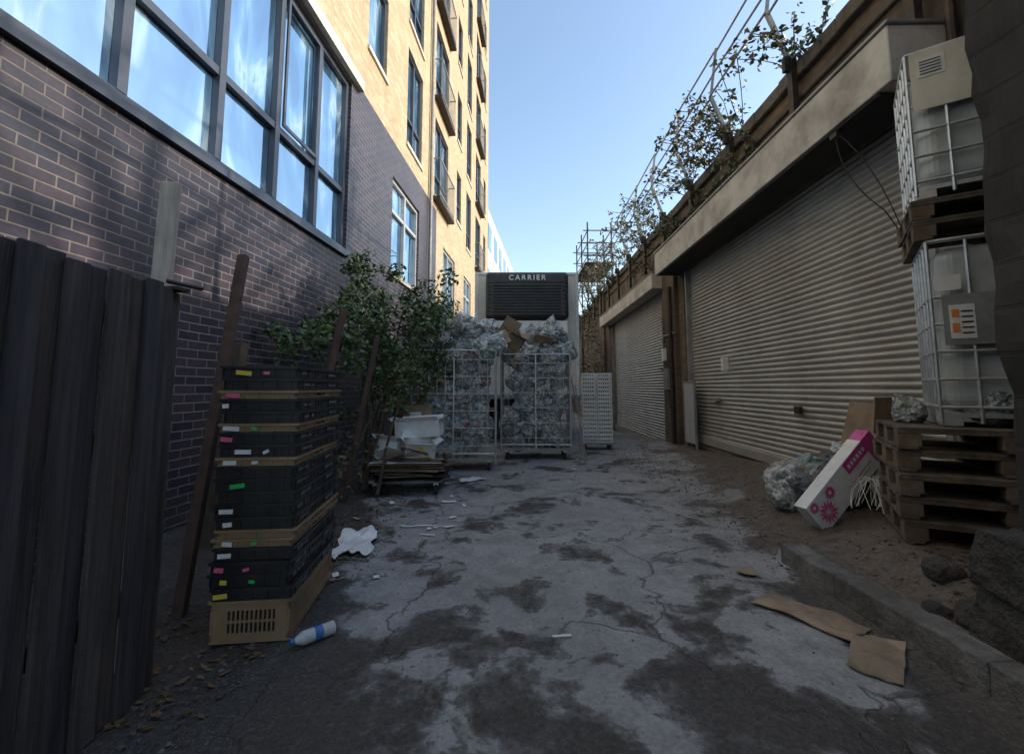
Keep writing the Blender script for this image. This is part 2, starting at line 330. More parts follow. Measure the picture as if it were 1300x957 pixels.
def window(o,muls=(),trans=(),k='frame',w=.055,d=.12):
    y0,y1,z0,z1=o; x0,x1=-d+.004,-d+.07
    gl.quad([(-d,y0,z0),(-d,y1,z0),(-d,y1,z1),(-d,y0,z1)],'glass')
    fr.box(x0,x1,y0+.003,y0+w,z0+.003,z1-.003,k); fr.box(x0,x1,y1-w,y1-.003,z0+.003,z1-.003,k)
    fr.box(x0,x1-.002,y0+w,y1-w,z0+.003,z0+w,k); fr.box(x0,x1-.002,y0+w,y1-w,z1-w,z1-.003,k)
    for y in muls: fr.box(x0,x1+.004,y-w*.55,y+w*.55,z0+w,z1-w,k)
    for z in trans: fr.box(x0,x1-.006,y0+w,y1-w,z-w*.5,z+w*.5,k)
window(low[0],(-1.9,-.9,.15,1.15,2.12,3.1,4.07,4.96,5.86),(4.22,),w=.075)
for a,b_ in ((4.96,5.86),(2.12,3.1)):
    for (z0,z1) in ((4.27,5.9),):
        for q in ((a+.06,a+.1),(b_-.1,b_-.06)): fr.box(-.04,-.018,q[0],q[1],z0,z1,'frame')
        fr.box(-.04,-.02,a+.1,b_-.1,z0,z0+.045,'frame'); fr.box(-.04,-.02,a+.1,b_-.1,z1-.045,z1,'frame')
for o in low[1:]: window(o,((o[0]+o[1])/2,),(o[2]+1.3,),'frame2',.07)
for o in ups: window(o,((o[0]+o[1])/2,) if o[1]-o[0]>.95 else (),(o[2]+.7,) if o[3]-o[2]>1.7 else ())
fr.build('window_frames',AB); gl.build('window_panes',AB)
lg=MB(); lg.box(-.1,.09,-8,7.0,6.03,6.2,'ledge'); lg.box(-.1,.05,-8,6.74,3.2,3.297,'frame')
for o in low[1:]: lg.box(-.08,.05,o[0]-.05,o[1]+.05,o[2]-.09,o[2]-.004,'ledge')
for o in ups: lg.box(-.08,.04,o[0]-.04,o[1]+.04,o[2]-.08,o[2]-.004,'ledge')
lg.build('ledges_and_sills',AB)
for a,b_,f in balc:
    bal.box(.003,.2,a-.12,b_+.12,f-.04,f+.06,'darksteel')
    bal.box(.17,.2,a-.12,b_+.12,f+1.1,f+1.14,'greysteel'); bal.box(.17,.19,a-.12,b_+.12,f+.16,f+.19,'greysteel')
    y=a-.12
    while y<b_+.14: bal.box(.178,.188,y,y+.01,f+.06,f+1.1,'greysteel'); y+=.12
    for yy in (a-.12,b_+.1):
        bal.box(.004,.19,yy,yy+.02,f+1.1,f+1.135,'greysteel')
bal.build('balconies',AB)
dp=MB(); dp.cyl((.07,11.4,0),(.07,11.4,26),.045,'greysteel',10)
dp.box(.003,.09,1.4,1.48,2.2,2.3,'greysteel'); dp.box(.003,.06,3.12,3.22,1.5,1.62,'frame')
dp.build('downpipe',AB)
# far building
FB=empty('office_building'); f2=MB()
pts=[(-1.5,24.6),(.15,40),(-20,43),(-20,24.6)]
for i in range(4):
    a,c=pts[i],pts[(i+1)%4]; f2.quad([(*a,-1),(*c,-1),(*c,11.6),(*a,11.6)],'farbld')
f2.quad([(*p,11.6) for p in pts],'roof')
dv=Vector((1.65,15.4,0)).normalized(); nv=Vector((dv.y,-dv.x,0))
for k in range(4):
    for i in range(6):
        p=Vector((-1.5,24.6,0))+dv*(1+i*2.4)+nv*.02
        f2.quad([p+Vector((0,0,1.2+k*2.7)),p+dv*1.3+Vector((0,0,1.2+k*2.7)),p+dv*1.3+Vector((0,0,2.7+k*2.7)),p+Vector((0,0,2.7+k*2.7))],'glass')
f2.build('walls_and_windows',FB)

# ---------------- viaduct (right)
VD=empty('railway_viaduct',(3.65,0,0),-math.atan(.018))
w=MB()
big=(3.9,10.0,-.4,3.85); sml=(11.6,18.2,-.6,3.8)
facade(w,3.45,45,-.6,5.22,[big,sml],lambda y,z:'viaduct',0,-.25)
w.quad([(0,3.45,-.6),(.8,3.45,-.6),(.8,3.45,5.22),(0,3.45,5.22)],'viaduct')
facade(w,-6,3.45,-.6,5.22,[],lambda y,z:'viaduct',.8)
w.quad([(.8,-6,-.6),(9,-6,-.6),(9,-6,5.2),(.8,-6,5.2)],'viaduct'); w.quad([(9,-6,-.6),(9,45,-.6),(9,45,5.2),(9,-6,5.2)],'viaduct')
w.quad([(.4,3.5,4.6),(9,3.5,4.6),(9,45,4.6),(.4,45,4.6)],'ballast')
w.quad([(.85,-6,4.6),(9,-6,4.6),(9,3.5,4.6),(.85,3.5,4.6)],'ballast')
w.quad([(.4,3.5,4.6),(.4,45,4.6),(.4,45,5.22),(.4,3.5,5.22)],'viaduct')
for (a,b_) in ((10.35,11.2),(19.2,20.2),(26,27)): w.box(-.1,.02,a,b_,-.6,5.2,'viaduct')
w.build('brick_walls',VD)
cp=MB(); y=-6
while y<45:
    L=R.uniform(.55,.95); cp.box(-.09+R.uniform(-.01,.01),1.0 if y<3.45 else .45,y,y+L-.012,5.222,5.42+R.uniform(-.01,.01),'coping'); y+=L
cp.box(-.05,.1,3.45,45,4.95,5.03,'coping')
cp.build('coping',VD,.012)
def shutter(op,name,x=.14):
    y0,y1,z0,z1=op; mb=MB(); pitch=.078; prof=[]
    z=z0
    while z<z1+.05:
        for t,dx in ((0,0.0),(.12,-.004),(.3,-.017),(.5,-.021),(.7,-.017),(.88,-.004),(.94,.006)): prof.append((x+dx,z+t*pitch))
        z+=pitch
    for i,(px,pz) in enumerate(prof): mb.v+= [(px,y0+.04,pz),(px,y1-.04,pz)]
    mb.mi('shutter')
    for i in range(len(prof)-1): mb.f.append((2*i,2*i+1,2*i+3,2*i+2)); mb.m.append(0)
    mb.build(name,VD,smooth=True)
    g=MB()
    g.box(.02,.2,y0+.002,y0+.09,z0,z1-.003,'greysteel'); g.box(.02,.2,y1-.09,y1-.002,z0,z1-.003,'greysteel')
    return g
g=shutter(big,'large_roller_shutter')
g.box(.02,.13,8.25,8.33,1.55,1.8,'white'); g.box(.03,.12,8.6,8.9,1.0,1.06,'greysteel')
g.box(.06,.115,3.99,9.91,.12,.26,'shutter'); 
g.box(.05,.1,6.1,6.22,.9,1.0,'darksteel')
g.build('large_shutter_guides',VD,.004)
g=shutter(sml,'small_roller_shutter'); g.box(.06,.11,11.69,18.1,-.35,-.2,'shutter'); g.build('small_shutter_guides',VD)
cn=MB()
cn.box(-.55,-.004,3.55,10.25,3.80,4.3,'render'); cn.box(-.57,-.003,3.53,10.27,4.302,4.34,'greysteel')
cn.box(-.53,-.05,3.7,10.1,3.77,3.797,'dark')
cn.box(-.35,-.004,11.2,18.7,3.72,4.12,'render'); cn.box(-.37,-.003,11.18,18.72,4.122,4.15,'greysteel')
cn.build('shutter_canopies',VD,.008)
pp=MB(); pp.cyl((-.16,10.5,0),(-.16,10.5,3.6),.045,'darksteel',10); pp.cyl((-.06,3.5,.2),(-.06,3.5,5.1),.04,'darksteel',10)
pp.box(-.2,-.1,10.75,11.0,1.2,1.7,'greysteel'); pp.box(-.18,-.1,11.02,11.15,1.9,2.2,'white')
pp.box(-.06,-.002,3.55,3.8,-.3,3.75,'greysteel')
pp.cyl((-.12,10.3,2.5),(-.12,11.2,2.5),.02,'greysteel',6)
pp.build('pipes_and_boxes',VD)
df=MB()
for yy in (9.35,9.95): df.box(-.1,-.06,yy,yy+.04,gz(3.7,9.5),1.35,'greysteel')
df.box(-.1,-.06,9.35,9.99,1.35,1.39,'greysteel'); df.box(-.09,-.07,9.39,9.95,.1,1.35,'frame2')
df.build('folded_gate',VD)
rl=MB(); y=-5
ysr=[]
while y<44: ysr.append(y); y+=1.75
for yy in ysr:
    rl.box(-.17,-.095,yy-.05,yy+.05,4.4,5.5,'darksteel'); rl.box(-.24,-.17,yy-.03,yy+.03,5.3,5.5,'darksteel')
    rl.beam((-.14,yy,5.4),(-.42,yy,6.15),.05,.05,'greysteel'); rl.beam((-.42,yy,6.1),(-.30,yy+R.uniform(-.04,.04),7.0),.04,.04,'greysteel')
for (x,z) in ((-.30,6.98),(-.36,6.5),(-.42,6.12)):
    for a,c in zip(ysr,ysr[1:]):
        rl.cyl((x+R.uniform(-.02,.02),a,z+R.uniform(-.03,.03)),(x+R.uniform(-.02,.02),c,z+R.uniform(-.03,.03)),.018,'greysteel',6)
rl.build('trackside_railing',VD)
def cable(mb,pts,r,k,n=14):
    P=[Vector(p) for p in pts]
    Q=[(1-t)**2*P[0]+2*t*(1-t)*P[1]+t*t*P[2] for t in [i/n for i in range(n+1)]]
    for a,c in zip(Q,Q[1:]): mb.cyl(a,c,r,k,5)
cb=MB(); cable(cb,((-.5,4.3,3.75),(-.5,4.3,3.3),(-.25,4.1,2.9)),.006,'rubber'); cable(cb,((-.25,4.1,2.9),(0,4.0,2.4),(.0,3.8,1.2)),.006,'rubber')
cable(cb,((-.5,4.3,3.78),(-.35,3.9,3.2),(-.3,3.7,2.0)),.005,'rubber'); cable(cb,((-.12,10.6,4.4),(-.2,9,4.25),(-.12,8,4.7)),.008,'rubber')
cb.box(-.53,-.45,4.25,4.35,3.72,3.768,'darksteel')
cb.build('hanging_cables',VD)
SP=empty('steel_platform'); s=MB()
for X in (3.5,4.6):
    for Y in (20.5,22.3,24.0): s.cyl((X,Y,5.2),(X,Y,8.9),.035,'darksteel',6)
for z in (6.3,7.3,7.9,8.5):
    for X in (3.5,4.6): s.cyl((X,20.3,z),(X,24.2,z),.025,'darksteel',6)
    for Y in (20.5,22.3,24.0): s.cyl((3.3,Y,z),(4.8,Y,z),.025,'darksteel',6)
s.box(3.35,4.75,20.3,24.2,6.9,6.96,'darksteel'); s.beam((3.5,20.5,5.4),(3.5,22.3,6.9),.05,.05,'darksteel'); s.beam((3.5,20.5,6.9),(4.6,20.5,5.4),.04,.04,'darksteel')
s.beam((3.45,24,6.9),(3.2,27,5.3),.12,.05,'darksteel')
s.build('frame',SP)
bw=MB(); bw.box(-1.3,4.2,32,32.3,-1,4.2,'viaduct'); bw.build('brick_wall')

# ---------------- vegetation
def leaves(mb,c,rad,n,size,mats,flat=1.0,hang=0):
    c=Vector(c)
    for i in range(n):
        d=Vector((R.gauss(0,1),R.gauss(0,1),R.gauss(0,1))); d.normalize(); d*=R.random()**.45
        p=c+Vector((d.x*rad[0],d.y*rad[1],d.z*rad[2]))
        a=Vector((R.gauss(0,1),R.gauss(0,1),R.gauss(0,.7)-hang)).normalized(); s_=size*R.uniform(.6,1.35)
        b_=a.cross(Vector((R.gauss(0,1),R.gauss(0,1),R.gauss(0,1)))).normalized(); n_=a.cross(b_)
        k=R.choice(mats); l=a*s_; w_=b_*s_*.3
        mb.quad([p,p+l*.45+w_+n_*s_*.05,p+l,p+l*.45-w_+n_*s_*.05],k)
SH=empty('shrub'); st=MB(); lv=MB()
for i in range(17):
    bx,by=R.uniform(-2.2,-1.5),R.uniform(4.9,7.2)
    p=Vector((bx,by,.05)); d=Vector((R.uniform(-.1,.2),R.uniform(-.15,.25),1))
    L=R.uniform(1.6,2.5); r=.022
    for j in range(7):
        q=p+d.normalized()*L/7; st.cyl(p,q,r,'bark',5,r*.85); p=q; r*=.85; d+=Vector((R.uniform(-.2,.22),R.uniform(-.15,.2),0))
        if j>=2:
            br=p+Vector((R.uniform(-.35,.35),R.uniform(-.3,.3),R.uniform(.1,.45))); st.cyl(p,br,r*.6,'bark',4,.003)
            leaves(lv,br,(.16,.16,.13),R.randint(40,70),.065,['leaf','leaf','leafd'],hang=.3)
    leaves(lv,p,(.2,.22,.2),80,.065,['leaf','leaf','leafd'])
for (x,y,z,r,n) in ((-2.1,5.0,1.95,.4,420),(-1.9,5.3,2.25,.45,520),(-1.7,5.9,2.5,.45,480),(-1.5,6.6,2.45,.45,450),(-1.25,7.4,2.3,.4,380),(-2.0,5.2,1.6,.4,300),(-1.6,6.2,1.9,.4,380),(-2.3,4.9,1.7,.35,260),(-1.4,7.8,2.75,.35,240),(-1.75,6.6,3.0,.25,140),(-2.0,5.8,2.85,.25,120)):
    for j in range(5):
        leaves(lv,(x+R.uniform(-r,r)*.7,y+R.uniform(-r,r)*.7,z+R.uniform(-r,r)*.6),(r*.45,r*.45,r*.38),n//5,.07,['leaf','leaf','leafd'])
leaves(lv,(-1.9,5.3,.45),(.4,1.6,.4),500,.06,['leafd','leafdry'])
st.build('stems',SH); lv.build('foliage',SH)
WP=empty('buddleia'); st=MB(); lv=MB()
for (y,z,n,sc) in ((5.3,5.4,8,.8),(7.2,5.4,16,1.1),(8.0,5.35,14,1.2),(9.3,5.4,12,1.1),(8.6,4.4,7,.7),(7.0,4.6,6,.6),(11.5,5.4,12,1.2),(13.0,5.4,14,1.4),(15,5.4,16,1.5),(17,5.2,16,1.4),(19,5.2,14,1.5),(21,5.2,12,1.5),(12.2,4.4,6,.8),(10.4,4.8,8,.7)):
    for i in range(n):
        x0=3.65+.018*y-.08; p=Vector((x0,y+R.uniform(-.3,.3),z)); d=Vector((R.uniform(-.7,.1),R.uniform(-.6,.6),R.uniform(.1,1.1)))
        for j in range(4):
            q=p+d.normalized()*sc*R.uniform(.16,.3); st.cyl(p,q,.008,'bark',4,.006); p=q; d+=Vector((R.uniform(-.2,.1),R.uniform(-.2,.2),R.uniform(-.35,.1)))
            leaves(lv,p,(.1,.12,.1),9,.085,['leaf','leafdry','leafd'],hang=.3)
st.build('stems',WP); lv.build('foliage',WP)
WV=empty('ivy'); lv=MB()
for i in range(60):
    y=R.uniform(18.8,28); leaves(lv,(3.65+.018*y-.25,y,R.uniform(-.2,5.4)),(.35,.6,.5),40,.11,['leafd','leaf','leafdry'])
for i in range(12): leaves(lv,(3.75,R.uniform(10.3,11.3),R.uniform(.0,3.2)),(.12,.2,.3),16,.06,['leafd','leafdry'])
lv.build('foliage',WV)
TR=empty('added_shade_tree',(14.2,2.2,0)); st=MB(); lv=MB()  # unseen tree, added so its gaps dapple sunlight on the left wall
st.cyl((0,0,-.5),(.1,0,7),.3,'bark',10,.22); st.cyl((.1,0,7),(0,.3,13),.22,'bark',8,.08)
for i in range(21):
    a=R.random()*6.3; z=R.uniform(8.5,12.5); rr=R.uniform(.3,1)**.5*4.2; e=Vector((math.cos(a)*rr*.4,math.sin(a)*rr,z+R.uniform(-.4,3.0)))
    st.cyl((.05,.1,z),e,.05,'bark',5,.02)
    leaves(lv,e,(.6,.62,.42),110,.24,['leaf','leafd'])
st.build('trunk_and_limbs',TR); lv.build('crown',TR)
# ---------------- fence
FN=empty('wooden_fence'); f=MB(); y=.35
i=0
while y<1.98:
    wd=R.uniform(.085,.1); top=1.70+R.uniform(-.018,.012)
    x=-1.5+(-.02 if i%2 else 0.0)
    rot=Euler((R.uniform(-.006,.006),0,R.uniform(-.05,.05))).to_matrix()
    f.obox((x,y+wd/2,top/2),(.018,wd,top),rot,R.choice(('fence','fence_b','fence_c','fence'))); y+=wd*.90; i+=1
f.box(-1.6,-1.535,2.0,2.08,0,1.68,'fence')
for z in (.35,1.0,1.5): f.box(-1.59,-1.54,.35,2.0,z,z+.08,'fence')
f.build('boards',FN,.004)
hk=MB(); hk.box(-1.56,-1.49,1.99,2.07,1.685,1.70,'darksteel'); hk.cyl((-1.53,1.98,1.72),(-1.45,2.1,1.71),.01,'darksteel',6); hk.build('fence_clamp',FN)
p=MB(); p.obox((-1.7,2.15,1.12),(.075,.05,2.26),Euler((0,.02,.2)).to_matrix(),'greywood'); p.build('wooden_post',None,.004)
def post(pts,w,d,k,nm):
    q=MB(); q.beam(pts[0],pts[1],w,d,k); q.build(nm,None,.004)
post(((-1.79,2.57,-.02),(-1.80,2.98,2.13)),.06,.05,'rust','steel_post')
post(((-1.78,3.8,-.02),(-1.5,4.0,1.93)),.08,.05,'rust','steel_post')
post(((-1.80,5.0,-.02),(-1.5,5.05,1.82)),.09,.05,'rust','steel_post')
post(((-2.2,3.4,-.02),(-2.15,3.6,1.6)),.09,.07,'bark','wooden_post')
# ---------------- crate stack
CS=empty('plastic_crate_stack'); z=gz(-1.3,2.7)+.012
seq=['T']+['b']*4+['t','t']+['b']*5+['t','b','b','t','b','b','t','b','b'] 
W,D=.37,.77
for i,kk in enumerate(seq):
    c=MB(); k='tan' if kk in 'Tt' else 'black'; h=.2 if kk=='T' else (.042 if kk=='t' else .0605)
    w2,d2=W/2,D/2; t=.012
    c.box(-w2,w2,-d2,d2,0,.01,k)
    if kk=='T':
        for sx in (-1,1):
            x0,x1=(sx*w2-t,sx*w2) if sx>0 else (sx*w2,sx*w2+t)
            c.box(x0,x1,-d2,d2,.01,.045,k); c.box(x0,x1,-d2,d2,.15,h,k)
            n=26
            for j in range(n+1): 
                yy=-d2+j*(D-.014)/n; c.box(x0+.001,x1-.001,yy,yy+.014,.045,.15,k)
        for sy in (-1,1):
            y0,y1=(sy*d2-t,sy*d2) if sy>0 else (sy*d2,sy*d2+t)
            c.box(-w2,w2,y0,y1,.01,.045,k); c.box(-w2,w2,y0,y1,.15,h,k); c.box(-w2,w2,y0,y1,.093,.103,k)
            c.box(-w2+.012,-w2+.07,y0+.001,y1-.001,.045,.15,k); c.box(w2-.07,w2-.012,y0+.001,y1-.001,.045,.15,k)
            for j in range(12):
                xx=-w2+.07+j*.021; c.box(xx,xx+.009,y0+.002,y1-.002,.045,.15,k)
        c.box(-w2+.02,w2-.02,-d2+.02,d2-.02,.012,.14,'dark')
    else:
        for a in ((-w2,-w2+t,-d2,d2),(w2-t,w2,-d2,d2),(-w2,w2,-d2,-d2+t),(-w2,w2,d2-t,d2)): c.box(*a,.008,h,k)
        for j in range(7):
            yy=-d2+.05+j*(D-.1)/6
            for sx in (-1,1): c.box(min(sx*w2,sx*(w2+.006)),max(sx*w2,sx*(w2+.006)),yy-.004,yy+.004,.004,h-.014,k)
        for j in range(5):
            xx=-w2+.04+j*(W-.08)/4; c.box(xx-.003,xx+.003,-d2-.006,-d2,.004,h-.014,k)
        c.box(w2,w2+.003,-.07,.07,.014,h-.016,'dark')
        if k=='black':
            for q in range(7): 
                if R.random()<.85: c.box(w2+.001,w2+.0045,-.32+q*.022,-.32+q*.022+.01,.022,.034,'greysteel')
            if R.random()<.7:
                for q in range(7): c.box(w2+.001,w2+.0045,.12+q*.022,.12+q*.022+.01,.022,.034,'greysteel')
        r=R.random()
        if r<.6:
            s_=R.choice(['paper','green_st','paper','pink_st','yel_st','paper']); xx=-w2+R.uniform(.005,.08); ww=R.uniform(.03,.08)
            c.obox((xx+ww/2,-d2-.0075,h*.42),(ww,.003,.022),Euler((0,R.uniform(-.12,.12),0)).to_matrix(),s_)
            if r<.3: c.obox((xx+.15,-d2-.0075,h*.42),(.03,.003,.015),Euler((0,R.uniform(-.5,.5),0)).to_matrix(),R.choice(['paper','green_st','pink_st']))
    for a in ((-w2-.01,-w2+.004,-d2-.01,d2+.01),(w2-.004,w2+.01,-d2-.01,d2+.01)): c.box(*a,h-.013,h,k)
    for a in ((-w2+.004,w2-.004,-d2-.01,-d2+.004),(-w2+.004,w2-.004,d2-.004,d2+.01)): c.box(*a,h-.013,h-.0005,k)
    o=c.build('tray' if kk!='T' else 'slotted_crate',CS)
    o.location=(-1.325+R.uniform(-.008,.008),2.735+R.uniform(-.012,.012),z); o.rotation_euler=(0,0,.10+R.uniform(-.02,.02))
    z+=h+.0015
# ---------------- bags
def bagmesh(seed,mk,sq=.85):
    bm=bmesh.new(); bmesh.ops.create_icosphere(bm,subdivisions=4,radius=1)
    o=Vector((seed*3.1,seed*1.7,0))
    for v in bm.verts:
        n=v.co.normalized(); d=1+.25*noise.noise(n*1.3+o)
        d-=.25*abs(noise.noise(n*2.4+o)); d-=.16*abs(noise.noise(n*6+o*2)); d+=.06*noise.noise(n*14+o)
        x,y,z=n.x*d,n.y*d,n.z*d*sq
        if n.z>.78:
            q=(n.z-.78)/.22; x*=1-.35*q; y*=1-.35*q; z+=.45*q*q; x+=.15*q
        v.co=Vector((x,y,z))
    me=bpy.data.meshes.new('bag'); bm.to_mesh(me); bm.free(); me.materials.append(M[mk])
    return me
BM=[bagmesh(i,'bag' if i%3 else 'bag2') for i in range(8)]; BD=[bagmesh(20+i,'bagdark') for i in range(2)]
def bag(loc,r,parent,lib=BM,nm='bag'):
    o=link(bpy.data.objects.new(nm,R.choice(lib))); o.location=loc; o.scale=(r*R.uniform(.9,1.3),r*R.uniform(.85,1.1),r*R.uniform(.8,1.1))
    o.rotation_euler=(R.uniform(-.6,.6),R.uniform(-.6,.6),R.random()*6.3); o.parent=parent; return o
def scrap(mb,c,sx,sy,rot,k,bend=.0,th=.004):
    mb.obox(c,(sx,sy,th),Euler(rot).to_matrix(),k)
def openbox(mb,c,sx,sy,sz,rz,k,flap=.1,tilt=(0,0)):
    rot=Euler((tilt[0],tilt[1],rz)).to_matrix(); c=Vector(c)
    def ob(o,s,r=None): mb.obox(c+rot@Vector(o),s,rot if r is None else rot@r,k)
    t=.006
    ob((0,0,-sz/2),(sx,sy,t)); ob((sx/2,0,0),(t,sy,sz)); ob((-sx/2,0,0),(t,sy,sz)); ob((0,sy/2,0),(sx,t,sz)); ob((0,-sy/2,0),(sx,t,sz))
    if flap:
        for s_ in (-1,1):
            a=R.uniform(.3,1.1); ob((s_*(sx/2+flap/2*math.cos(a)),0,sz/2+flap/2*math.sin(a)*(1)),(flap,sy,t*.6),Euler((0,-s_*a,0)).to_matrix())
            a=R.uniform(.2,1.0); ob((0,s_*(sy/2+flap/2*math.cos(a)),sz/2+flap/2*math.sin(a)),(sx,flap,t*.6),Euler((s_*a,0,0)).to_matrix())
def rollcage(x,y,w,d,h,rz,nb):
    E=empty('roll_cage',(x,y,gz(x,y)),rz); m_=MB(); k='galv'
    w2,d2=w/2,d/2
    m_.box(-w2,w2,-d2,d2,.16,.2,'greysteel')
    for a in (-w2+.1,w2-.1):
        for b_ in (-d2+.1,d2-.1):
            m_.cyl((a-.02,b_,.065),(a+.02,b_,.065),.065,'rubber',14); m_.box(a-.03,a+.03,b_-.03,b_+.03,.12,.16,'galv')
    for a in (-w2,w2):
        for b_ in (-d2,d2): m_.cyl((a,b_,.1),(a,b_,h),.017,k,8)
        for z_ in (.3,h-.02,h*.55): m_.cyl((a,-d2,z_),(a,d2,z_),.012,k,6)
        n=8
        for j in range(1,n): m_.cyl((a,-d2+d*j/n,.2),(a,-d2+d*j/n,h),.005,k,4)
        z_=.3
        while z_<h: m_.cyl((a,-d2,z_),(a,d2,z_),.005,k,4); z_+=.12
    for b_ in (-d2,d2):
        for z_ in (.26,h-.02): m_.cyl((-w2,b_,z_),(w2,b_,z_),.013,k,6)
        n=int(w/.12)
        for j in range(1,n): m_.cyl((-w2+w*j/n,b_,.2),(-w2+w*j/n,b_,h),.0062,k,5)
        z_=.38
        while z_<h: m_.cyl((-w2,b_,z_),(w2,b_,z_),.006,k,5); z_+=.26
        m_.cyl((0,b_,.2),(0,b_,h),.014,k,6)
    m_.build('frame',E)
    for lay in range(8):
        for i in range(nb):
            r=R.uniform(.14,.2)
            bag((R.uniform(-w2+.15,w2-.15),R.choice((-d2+.18,-d2+.19,-d2+.21,.05)),.32+lay*.205+R.uniform(-.05,.05)),r,E)
    for i in range(9):
        bag((-w2+.02+(w-.04)*i/8,R.uniform(-d2+.1,.1),h+R.uniform(.0,.15)),R.uniform(.17,.25),E)
    for i in range(6):
        bag((-w2+.15+(w-.3)*i/5,R.uniform(-d2+.2,.2),h+R.uniform(.22,.42)),R.uniform(.18,.26),E)
    return E
c1=rollcage(-.9,7.35,1.28,.75,1.84,.03,9); c2=rollcage(.43,8.45,1.22,.75,1.86,-.03,9)
cdb=MB()
for (x,y,z,sx,sz,rx,ry,rz) in ((-.05,7.75,2.25,.3,.38,.3,.5,.3),(-.2,7.4,2.05,.3,.26,-.5,-.4,.1),(.1,7.9,2.1,.3,.25,.6,.9,-.4),(.55,8.0,2.1,.34,.16,.9,.2,.2)):
    cdb.obox((x,y,z),(sx,.006,sz),Euler((rx,ry,rz)).to_matrix(),'card')
openbox(cdb,(-.02,7.7,2.05),.3,.26,.24,.5,'card',.12,(.5,.4))
cdb.build('cardboard')
po=MB()
for (a,c) in (((1.15,7.9),(1.02,8.15)),((1.22,7.85),(1.12,8.1)),((1.28,7.95),(1.05,8.3))):
    po.cyl((a[0],a[1],gz(1,8)),(c[0],c[1],1.3+R.uniform(-.2,.35)),.011,'greysteel',8)
po.build('leaning_poles')
NF=empty('white_tray_stack',(1.76,9.6,gz(1.8,9.5)),-.05); m_=MB()
z=.14
for j in range(17):
    for cx in (-.155,.155):
        ox=cx+R.uniform(-.006,.006); oy=R.uniform(-.01,.01); q0,q1=ox-.148,ox+.148
        for (a,b_,c_,d_) in ((q0,q1,oy-.2,oy-.19),(q0,q1,oy+.19,oy+.2),(q0,q0+.01,oy-.19,oy+.19),(q1-.01,q1,oy-.19,oy+.19)):
            m_.box(a,b_,c_,d_,z+.06,z+.08,'white'); m_.box(a,b_,c_,d_,z,z+.018,'white')
        m_.box(q0+.01,q1-.01,oy-.19,oy+.19,z+.004,z+.01,'frame2')
        for q in range(7):
            xx=q0+.004+q*(.296-.026)/6; m_.box(xx,xx+.018,oy-.199,oy-.191,z+.018,z+.06,'white')
            yy=oy-.19+q*.06; m_.box(q1-.009,q1-.001,yy,yy+.02,z+.018,z+.06,'white')
            m_.box(q0+.001,q0+.009,yy,yy+.02,z+.018,z+.06,'white')
    z+=.083
m_.box(-.33,.33,-.22,.22,.1,.135,'greysteel')
for a in (-.25,.25):
    for b_ in (-.16,.16): m_.cyl((a-.02,b_,.05),(a+.02,b_,.05),.05,'rubber',12)
m_.build('trays_and_dolly',NF)
# ---------------- lorry trailer
LT=empty('refrigerated_trailer',(.36,11,gz(.4,11.5)),0); m_=MB()
m_.box(-1.26,1.26,0,9.5,1.15,4.14,'cream')
for x in (-1.26,1.2): m_.box(x-.012,x+.072,-.02,.07,1.12,4.15,'white')
m_.box(-1.27,1.27,-.022,.05,4.08,4.152,'white'); m_.box(-1.27,1.27,-.022,9.5,1.05,1.148,'greysteel')
m_.build('box_body',LT,.015,seg=2)
u=MB(); u.box(-.98,.98,-.42,-.024,2.93,4.07,'black'); o=u.build('cooling_unit',LT,.09,seg=4)
u=MB()
for i in range(11): u.box(-.80,.80,-.45,-.40,3.02+i*.07,3.05+i*.07,'black')
for s_ in (-1,1):
    for i in range(8): u.box(s_*.88-.035,s_*.88+.035,-.435,-.41,3.1+i*.1,3.13+i*.1,'darksteel')
u.box(-.95,.95,-.38,-.03,2.55,2.9,'white'); u.box(-.9,.9,-.435,-.41,3.80,3.82,'dark')
u.build('grille',LT,.008)
tx=bpy.data.curves.new('lettering','FONT'); tx.body='CARRIER'; tx.size=.17; tx.extrude=.006; tx.space_character=1.4; tx.align_x='CENTER'; tx.offset=.003
to=link(bpy.data.objects.new('lettering',tx)); to.parent=LT; to.location=(0,-.428,3.865); to.rotation_euler=(math.pi/2,0,0); tx.materials.append(M['white'])
u=MB(); u.box(-.5,.5,.5,9.3,.85,1.045,'darksteel')
for s_ in (-1,1):
    u.box(s_*.8-.07,s_*.8+.07,1.8,1.95,.05,1.045,'greysteel'); u.box(s_*.8-.15,s_*.8+.15,1.75,2.0,.0,.05,'greysteel')
    for yy in (6.3,7.5,8.7): u.cyl((s_*1.2,yy,.5),(s_*.85,yy,.5),.5,'rubber',24); u.cyl((s_*1.21,yy,.5),(s_*1.19,yy,.5),.25,'greysteel',16)
u.build('running_gear',LT)
# ---------------- cardboard trolley
CT=empty('cardboard_trolley',(-1.27,5.75,gz(-1.3,5.7)),.08); m_=MB()
m_.box(-.42,.42,-.3,.3,.14,.17,'greysteel')
for a in (-.35,.35):
    for b_ in (-.24,.24): m_.cyl((a-.02,b_,.06),(a+.02,b_,.06),.06,'rubber',14); m_.box(a-.03,a+.03,b_-.03,b_+.03,.1,.14,'galv')
z=.175
for i in range(22):
    scrap(m_,(R.uniform(-.06,.06),R.uniform(-.06,.06),z),R.uniform(.6,.95),R.uniform(.45,.66),(R.uniform(-.05,.05),R.uniform(-.06,.06),R.uniform(-.25,.25)),R.choice(['card','card','card','palletb','paper'] if i>8 else ['card','dark','palletw']),th=.006); z+=.0115
openbox(m_,(.12,-.12,.52),.36,.28,.17,.35,'paper',.1,(.15,.08)); openbox(m_,(.1,.15,.74),.55,.3,.2,-.12,'paper',.1,(.05,-.06)); openbox(m_,(-.22,.0,.52),.28,.3,.16,-.3,'paper',.1,(-.1,.12))
